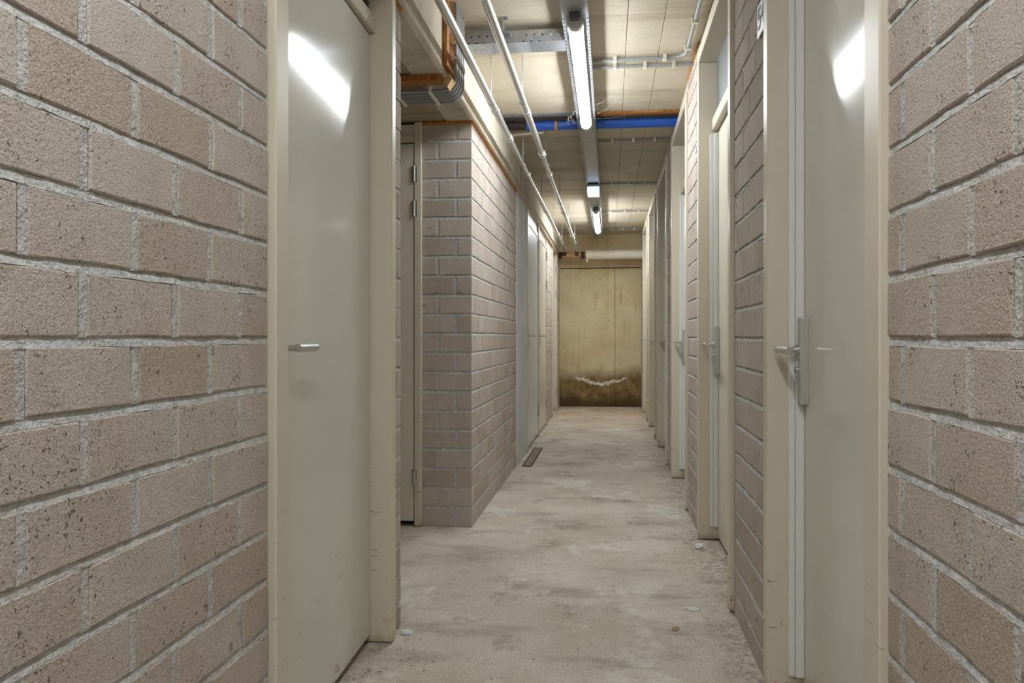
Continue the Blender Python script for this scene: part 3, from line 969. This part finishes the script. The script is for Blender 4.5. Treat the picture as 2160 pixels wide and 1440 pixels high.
def cross_pipes():
    y, z = 10.69, 2.315
    t = empty('header_pipe')
    tag(t, 'rusty peach coloured header pipe where the two shiny pipes end', 'pipe')
    quick('pipe_run', 'primer', t, lambda b: tube(b, [(XL + 0.001, y, z), (-0.3525, y, z)], 0.043, 18), True)
    for x in (-0.735, -0.40):
        quick('rusty_coupling', 'rust', t, lambda b: tube(b, [(x - 0.028, y, z - 0.004), (x - 0.02, y, z - 0.004), (x + 0.02, y, z - 0.004), (x + 0.028, y, z - 0.004)], [0.046, 0.051, 0.051, 0.046], 18), True)
    for x in (-0.672, -0.492):
        quick('valve', 'rust', t, lambda b: (tube(b, [(x, y - 0.03, z + 0.01), (x, y - 0.062, z + 0.01)], 0.03, 14), tube(b, [(x, y, z + 0.02), (x, y, z + 0.062)], 0.027, 14)), True)
    t2 = empty('insulated_pipe')
    tag(t2, 'thick white wrapped pipe crossing in front of the end wall', 'pipe')
    quick('pipe_wrap', 'insul', t2, lambda b: tube(b, [(-0.345, y, z), (XR - 0.001, y, z)], 0.068, 28), True)
    quick('wrap_end', 'insul', t2, lambda b: (tube(b, [(-0.352, y, z), (-0.342, y, z)], 0.073, 28), box(b, -0.35, -0.325, y - 0.012, y + 0.012, z - 0.105, z - 0.066, 0.003)))
cross_pipes()

# ------------------------------------------------------------------ blue pipe in its ceiling slot
def blue_pipe():
    y, z, r = 5.26, CEIL - 0.020, 0.044
    t = empty('blue_pipe')
    tag(t, 'blue plastic pipe crossing the ceiling behind the first tube light', 'pipe')
    quick('pipe_run', 'blue', t, lambda b: tube(b, [(-0.615, y, z), (XR - 0.002, y, z)], r, 24), True)
    quick('rusty_sleeve', 'tar', t, lambda b: tube(b, [(XL + 0.001, y, z), (-0.6155, y, z)], r - 0.006, 20), True)
    quick('strap', 'yellow', t, lambda b: tube(b, [(-0.405, y, z), (-0.385, y, z)], r + 0.0025, 24), True)
    tag(quick('wood_lath', 'wood', None, lambda b: box(b, -0.096, XR - 0.003, 5.075, 5.125, CEIL - 0.012, CEIL + 0.085)), 'brown wooden lath in the ceiling slot before the blue pipe', 'lath')
    tag(quick('metal_strip', 'galv', None, lambda b: box(b, XL + 0.002, -0.228, 5.075, 5.125, CEIL - 0.006, CEIL + 0.085)), 'grey strip in the ceiling slot left of the cable tray', 'strip')
    tag(quick('tarred_pipe', 'tar', None, lambda b: tube(b, [(XL + 0.001, 5.172, CEIL + 0.012), (XR - 0.002, 5.172, CEIL + 0.012)], 0.033, 16), True), 'dark tarred pipe squeezed in front of the blue pipe', 'pipe')  # dark bar painted in for the shade of the open slot
    tag(quick('pale_pipe', 'insul', None, lambda b: tube(b, [(XL + 0.002, 5.46, 2.645), (-0.60, 5.37, 2.632), (-0.50, 5.345, 2.628)], 0.014, 14), True), 'short pale pipe slanting from the beam to below the blue pipe', 'pipe')
blue_pipe()

# ------------------------------------------------------------------ conduits on the ceiling
def conduit(label, pts, clips, r=0.0105, mat='conduit'):
    t = empty('conduit')
    tag(t, label, 'conduit')
    quick('conduit_run', mat, t, lambda b: tube(b, pts, r, 12), True)
    for (x, y, z, ax) in clips:
        if ax == 'x':
            quick('conduit_clip', 'clip', t, lambda b: (box(b, x - 0.010, x + 0.010, y - 0.018, y + 0.018, z - r - 0.004, z - r + 0.004, 0.002),
                  box(b, x - 0.010, x + 0.010, y - 0.018, y - r - 0.0005, z - r, CEIL), box(b, x - 0.010, x + 0.010, y + r + 0.0005, y + 0.018, z - r, CEIL)))
        else:
            quick('conduit_clip', 'clip', t, lambda b: (box(b, x - 0.018, x + 0.018, y - 0.010, y + 0.010, z - r - 0.004, z - r + 0.004, 0.002),
                  box(b, x - 0.018, x - r - 0.0005, y - 0.010, y + 0.010, z - r, CEIL), box(b, x + r + 0.0005, x + 0.018, y - 0.010, y + 0.010, z - r, CEIL)))
    return t
ZC = CEIL - 0.0165
bend = arc((0.352, 4.01, ZC), 0.075, math.pi / 2, 0, 8, (1, 0, 0), (0, 1, 0))
conduit('grey conduit that bends towards the viewer along the right wall', [(TX1 + 0.001, 4.085, ZC)] + bend + [(0.427, Y_BACK + 0.1, ZC)],
        [(0.03, 4.085, ZC, 'x'), (0.31, 4.085, ZC, 'x'), (0.427, 3.95, ZC, 'y'), (0.427, 3.62, ZC, 'y'), (0.427, 3.1, ZC, 'y')])
conduit('straight grey conduit just behind the bending one', [(TX1 + 0.001, 4.19, ZC), (XR - 0.001, 4.19, ZC)],
        [(0.03, 4.19, ZC, 'x'), (0.205, 4.19, ZC, 'x'), (0.37, 4.19, ZC, 'x')])
for y, lab in ((5.77, 'thin dark conduit crossing just past the blue pipe'), (7.37, 'thin conduit crossing above the emergency lamp'),
               (9.0, 'thin conduit crossing above the distant tube light'), (10.5, 'thin conduit crossing right before the end wall')):
    conduit(lab, [(TX1 + 0.001, y, ZC), (XR - 0.001, y, ZC)], [(x, y, ZC, 'x') for x in (0.02, 0.19, 0.36)], 0.0095)

# conduits led over the beam on boards
def bundle():
    tag(quick('wood_board', 'wood', None, lambda b: box(b, XL + 0.0005, XL + 0.022, 3.27, 3.56, SOFFIT + 0.045, CEIL - 0.002, 0.001)),
        'upright brown board screwed to the beam behind the conduits', 'board')
    tag(quick('wood_board', 'wood', None, lambda b: box(b, -2.3, XL - 0.006, 3.255, 3.315, SOFFIT - 0.030, SOFFIT - 0.0005, 0.001)),
        'brown batten under the alcove slab beside the conduits', 'board')
    blk = empty('wood_block')
    tag(blk, 'pale ribbed wooden block at the bend of the conduits', 'block')
    lf, tp, rt, bt = Vector((XL + 0.004, 2.288)), Vector((XL + 0.034, 2.318)), Vector((XL + 0.046, 2.290)), Vector((XL + 0.022, 2.254))
    for i in range(5):
        t0, t1 = i / 5 + 0.012, (i + 1) / 5 - 0.012
        q = [lf.lerp(bt, t0), lf.lerp(bt, t1), tp.lerp(rt, t1), tp.lerp(rt, t0)]
        quick('block_piece', 'palewood', blk, lambda b: prism(b, [(p.x, p.y) for p in q], 'y', 3.275, 3.338 - 0.004 * (i % 2)))
    for i in range(5):
        y = 3.352 + i * 0.040
        nth = ['first', 'second', 'third', 'fourth', 'fifth'][i]
        t = empty('conduit')
        tag(t, '%s conduit from the front in the bundle bending under the beam' % nth, 'conduit', 'bundle of conduits bent under the beam')
        R = 0.072
        xv = XL + 0.046
        zh = SOFFIT - 0.047
        pts = [(xv, y, CEIL - 0.003), (xv, y, zh + R)] + arc((xv - R, y, zh + R), R, 0, -math.pi / 2, 8, (1, 0, 0), (0, 0, 1))[1:] + [(-2.5, y, zh)]
        quick('conduit_run', 'conduit', t, lambda b: tube(b, pts, 0.0095, 12), True)
        for z in (2.49, 2.415):
            quick('conduit_clip', 'clip', t, lambda b: box(b, XL + 0.0225, xv + 0.0115, y - 0.0125, y + 0.0125, z - 0.008, z + 0.008, 0.002))
        for x in (-0.86, -1.03, -1.6):
            quick('conduit_clip', 'clip', t, lambda b: box(b, x - 0.008, x + 0.008, y - 0.0198, y + 0.0198, zh - 0.0125, SOFFIT - 0.0005, 0.002))
bundle()

# ------------------------------------------------------------------ foam seams
def foam(label, path, w, h):
    """bumpy bead of expanding foam along a path"""
    bm = bm_new()
    pts = []
    n = 60
    a, b = Vector(path[0]), Vector(path[1])
    rs = []
    for i in range(n + 1):
        p = a.lerp(b, i / n) + Vector((0, 0, RNG.uniform(-0.0015, 0.0015)))
        pts.append(p)
        rs.append(w * RNG.uniform(0.7, 1.2))
    tube(bm, pts, rs, 7)
    tag(obj('foam_seam', bm, 'foam', None, True), label, 'foam seam')
foam('orange foam seam along the top of the lit brick flank', ((XL + 0.0, CORNER_Y, SOFFIT - 0.006), (XL + 0.0, 5.9, SOFFIT - 0.006)), 0.013, 0.01)
foam('orange foam seam above the shaded corner bricks', ((-1.065, CORNER_Y - 0.001, SOFFIT - 0.007), (XL, CORNER_Y - 0.001, SOFFIT - 0.007)), 0.011, 0.01)
foam('orange foam seam at the ceiling over the second right-hand brick pier', ((XR - 0.001, 3.93, CEIL - 0.004), (XR - 0.001, 4.48, CEIL - 0.004)), 0.009, 0.01)
foam('short orange foam seam above the narrow left brick end', ((XL, 2.50, SOFFIT - 0.004), (XL, 2.603, SOFFIT - 0.004)), 0.008, 0.01)
foam('orange foam seam over the farthest left brick pier', ((XL, 8.74, SOFFIT - 0.005), (XL, 9.6, SOFFIT - 0.005)), 0.008, 0.01)

# ------------------------------------------------------------------ number signs
def sign(text, y_left, z0, w, h, label):
    t = empty('number_sign')
    tag(t, label, 'sign')
    x = XR - 0.0075
    quick('sign_plate', 'sign', t, lambda b: box(b, x, x + 0.004, y_left - w, y_left, z0, z0 + h, 0.001))
    cu = bpy.data.curves.new('numeral', 'FONT')
    cu.body = text
    cu.size = h * 0.95
    cu.align_x = 'CENTER'
    cu.align_y = 'CENTER'
    cu.extrude = 0.0004
    cu.offset = 0.0015
    cu.materials.append(M['ink'])
    tmp = bpy.data.objects.new('numeral_outline', cu)
    me = bpy.data.meshes.new_from_object(tmp)
    bpy.data.objects.remove(tmp, do_unlink=True)
    bpy.data.curves.remove(cu)
    o = bpy.data.objects.new('numeral', me)
    COL.objects.link(o)
    o.parent = t
    o.matrix_world = Matrix.Translation((x - 0.0005, y_left - w / 2, z0 + h / 2)) @ Matrix(((0, 0, -1, 0), (-1, 0, 0, 0), (0, 1, 0, 0), (0, 0, 0, 1)))
sign('54', 2.372, 2.045, 0.120, 0.105, 'white number plate on bricks beside the nearest right-hand door')
sign('55', 4.045, 2.075, 0.120, 0.105, 'white number plate on bricks beside the second right-hand door')

# ------------------------------------------------------------------ floor grate
def grate():
    t = empty('drain_grate')
    tag(t, 'narrow rusty drain grate set in the floor by the left wall', 'drain grate')
    x0, x1, y0, y1 = -0.728, -0.648, 5.90, 6.88
    def fr(b):
        box(b, x0, x0 + 0.008, y0, y1, 0.0005, 0.007)
        box(b, x1 - 0.008, x1, y0, y1, 0.0005, 0.007)
        box(b, x0 + 0.008, x1 - 0.008, y0, y0 + 0.01, 0.0005, 0.007)
        box(b, x0 + 0.008, x1 - 0.008, y1 - 0.01, y1, 0.0005, 0.007)
    quick('grate_frame', 'rust', t, fr)
    quick('grate_channel', 'hole', t, lambda b: box(b, x0 + 0.008, x1 - 0.008, y0 + 0.01, y1 - 0.01, 0.0004, 0.0012))
    for i in range(24):
        y = y0 + 0.022 + i * 0.0404
        quick('grate_bar', 'grate', t, lambda b: box(b, x0 + 0.008, x1 - 0.008, y - 0.014, y + 0.014, 0.001, 0.0055, 0.001))
grate()

# ------------------------------------------------------------------ litter, crumbs, cobwebs
def crumple(name, mat, loc, size, label, cat, seed, flat=0.5):
    r = random.Random(seed)
    bm = bm_new()
    bmesh.ops.create_icosphere(bm, subdivisions=3, radius=1.0)
    for v in bm.verts:
        k = r.uniform(0.55, 1.1)
        v.co = Vector((v.co.x * size * k, v.co.y * size * 0.8 * k, max(v.co.z * size * flat * k, -size * flat * 0.55)))
    lo = min(v.co.z for v in bm.verts)
    for v in bm.verts:
        v.co += Vector(loc) - Vector((0, 0, lo))
    return tag(obj(name, bm, mat), label, cat)
crumple('crumpled_tissue', 'paper', (0.452, 3.70, 0.001), 0.024, 'crumpled white tissue at the foot of the second right-hand door', 'litter', 3, 0.7)
crumple('plastic_scrap', 'film', (0.33, 2.87, 0.001), 0.030, 'clear plastic scrap on the floor near the right wall', 'litter', 5, 0.12)
crumple('plastic_scrap', 'film', (-0.735, 2.53, 0.001), 0.024, 'clear plastic scrap at the end of the left wall', 'litter', 8, 0.4)
def leaf(loc, ang, s, label):
    bm = bm_new()
    n = 8
    c, k = math.cos(ang), math.sin(ang)
    top, bot = [], []
    for i in range(n + 1):
        t = i / n
        w = s * 0.20 * math.sin(math.pi * t) + 0.0004
        x = (t - 0.5) * s
        zz = 0.003 + 0.006 * math.sin(math.pi * t) * (0.5 + t)
        for lst, sg in ((top, 1), (bot, -1)):
            y = sg * w
            lst.append((loc[0] + x * c - y * k, loc[1] + x * k + y * c, zz + (0.003 if sg > 0 else 0)))
    A = [[bm.verts.new((p[0], p[1], p[2] + dz)) for p in lst] for lst in (top, bot) for dz in (0.0, 0.0008)]
    t0, t1, b0, b1 = A
    for i in range(n):
        bm.faces.new((t1[i], t1[i + 1], b1[i + 1], b1[i]))
        bm.faces.new((t0[i], b0[i], b0[i + 1], t0[i + 1]))
        bm.faces.new((t0[i], t0[i + 1], t1[i + 1], t1[i]))
        bm.faces.new((b0[i], b1[i], b1[i + 1], b0[i + 1]))
    return tag(obj('dry_leaf', bm, 'dryleaf'), label, 'leaf')
leaf((0.242, 2.66), 0.5, 0.035, 'curled tan leaf lying alone on the floor at lower right')

def crumbs():
    bm = bm_new()
    r = random.Random(21)
    def crumb(x, y, s):
        if -0.745 < x < -0.63 and 5.87 < y < 6.91:
            return
        a = r.uniform(0, math.pi)
        s *= r.uniform(0.45, 1.0)
        l = s * r.choice((1.0, 1.1, 1.3, 1.6, 2.6))
        pts = [(-l, -s * 0.6, 0), (l, -s * 0.5, 0), (l * 0.6, s * 0.6, 0), (-l * 0.7, s * 0.5, 0)]
        vs = [bm.verts.new((x + p[0] * math.cos(a) - p[1] * math.sin(a), y + p[0] * math.sin(a) + p[1] * math.cos(a), 0.0004)) for p in pts]
        t = bm.verts.new((x, y, s * 0.8))
        for i in range(4):
            bm.faces.new((vs[i], vs[(i + 1) % 4], t))
    # thick at the feet of the frames, thinning out into the corridor
    spots = [(-0.79, 2.42, 0.07, 90), (0.46, 3.75, 0.10, 120), (0.40, 3.85, 0.12, 90), (0.47, 2.6, 0.10, 70), (0.46, 2.35, 0.10, 70),
             (0.47, 5.45, 0.10, 70), (0.45, 6.9, 0.12, 50), (0.46, 4.5, 0.08, 50), (-0.70, 2.5, 0.12, 60), (-0.74, 4.3, 0.06, 30), (-0.7, 9.7, 0.12, 60), (-0.80, 2.2, 0.04, 40)]
    for (x, y, sp, n) in spots:
        for _ in range(n):
            px, py = r.gauss(x, sp), r.gauss(y, sp * 1.3)
            if -0.835 < px < 0.48:
                if px < XL + 0.01 and not (1.66 < py < 2.42): continue
                crumb(px, py, r.uniform(0.0012, 0.0032))
    for _ in range(340):
        crumb(r.uniform(-0.74, 0.45), r.uniform(1.8, 9), r.uniform(0.0008, 0.0024))
    for _ in range(160):
        crumb(0.475 - abs(r.gauss(0, 0.03)), r.uniform(2.3, 10), r.uniform(0.001, 0.003))
    tag(obj('floor_crumbs', bm, 'dirt'), 'dark crumbs and grit scattered over the concrete floor', 'grit', kind='stuff')
crumbs()

def cobweb(label, anchors, seed):
    r = random.Random(seed)
    bm = bm_new()
    for (p, q) in anchors:
        p, q = Vector(p), Vector(q)
        pts = []
        for i in range(9):
            t = i / 8
            w = p.lerp(q, t)
            w.z -= 0.02 * math.sin(math.pi * t)
            w += Vector((r.uniform(-1, 1), r.uniform(-1, 1), r.uniform(-1, 1))) * 0.003
            pts.append(w)
        tube(bm, pts, 0.00024, 4)
        for i in range(2, 7):
            e = pts[i] + Vector((r.uniform(-0.04, 0.04), r.uniform(-0.05, 0.05), r.uniform(-0.04, 0.045)))
            tube(bm, [pts[i], (pts[i] + e) / 2 + Vector((0, 0, -0.004)), e], 0.0002, 4)
    tag(obj('cobweb', bm, 'web'), label, 'cobweb', kind='stuff')
cobweb('dusty cobweb between the first tube light and the blue pipe', [((-0.197, 4.6, 2.52), (-0.40, 5.2, 2.64)), ((-0.197, 4.5, 2.54), (-0.30, 4.9, 2.61)), ((-0.20, 4.75, 2.52), (-0.52, 5.21, 2.645))], 4)
cobweb('dusty cobweb strung from the right edge of the cable tray', [((-0.097, 4.6, 2.575), (0.08, 4.45, 2.645)), ((-0.097, 4.8, 2.575), (0.10, 4.5, 2.63)), ((0.0, 4.35, 2.66), (0.12, 4.62, 2.61)), ((-0.09, 4.9, 2.58), (0.3, 4.95, 2.67))], 9)
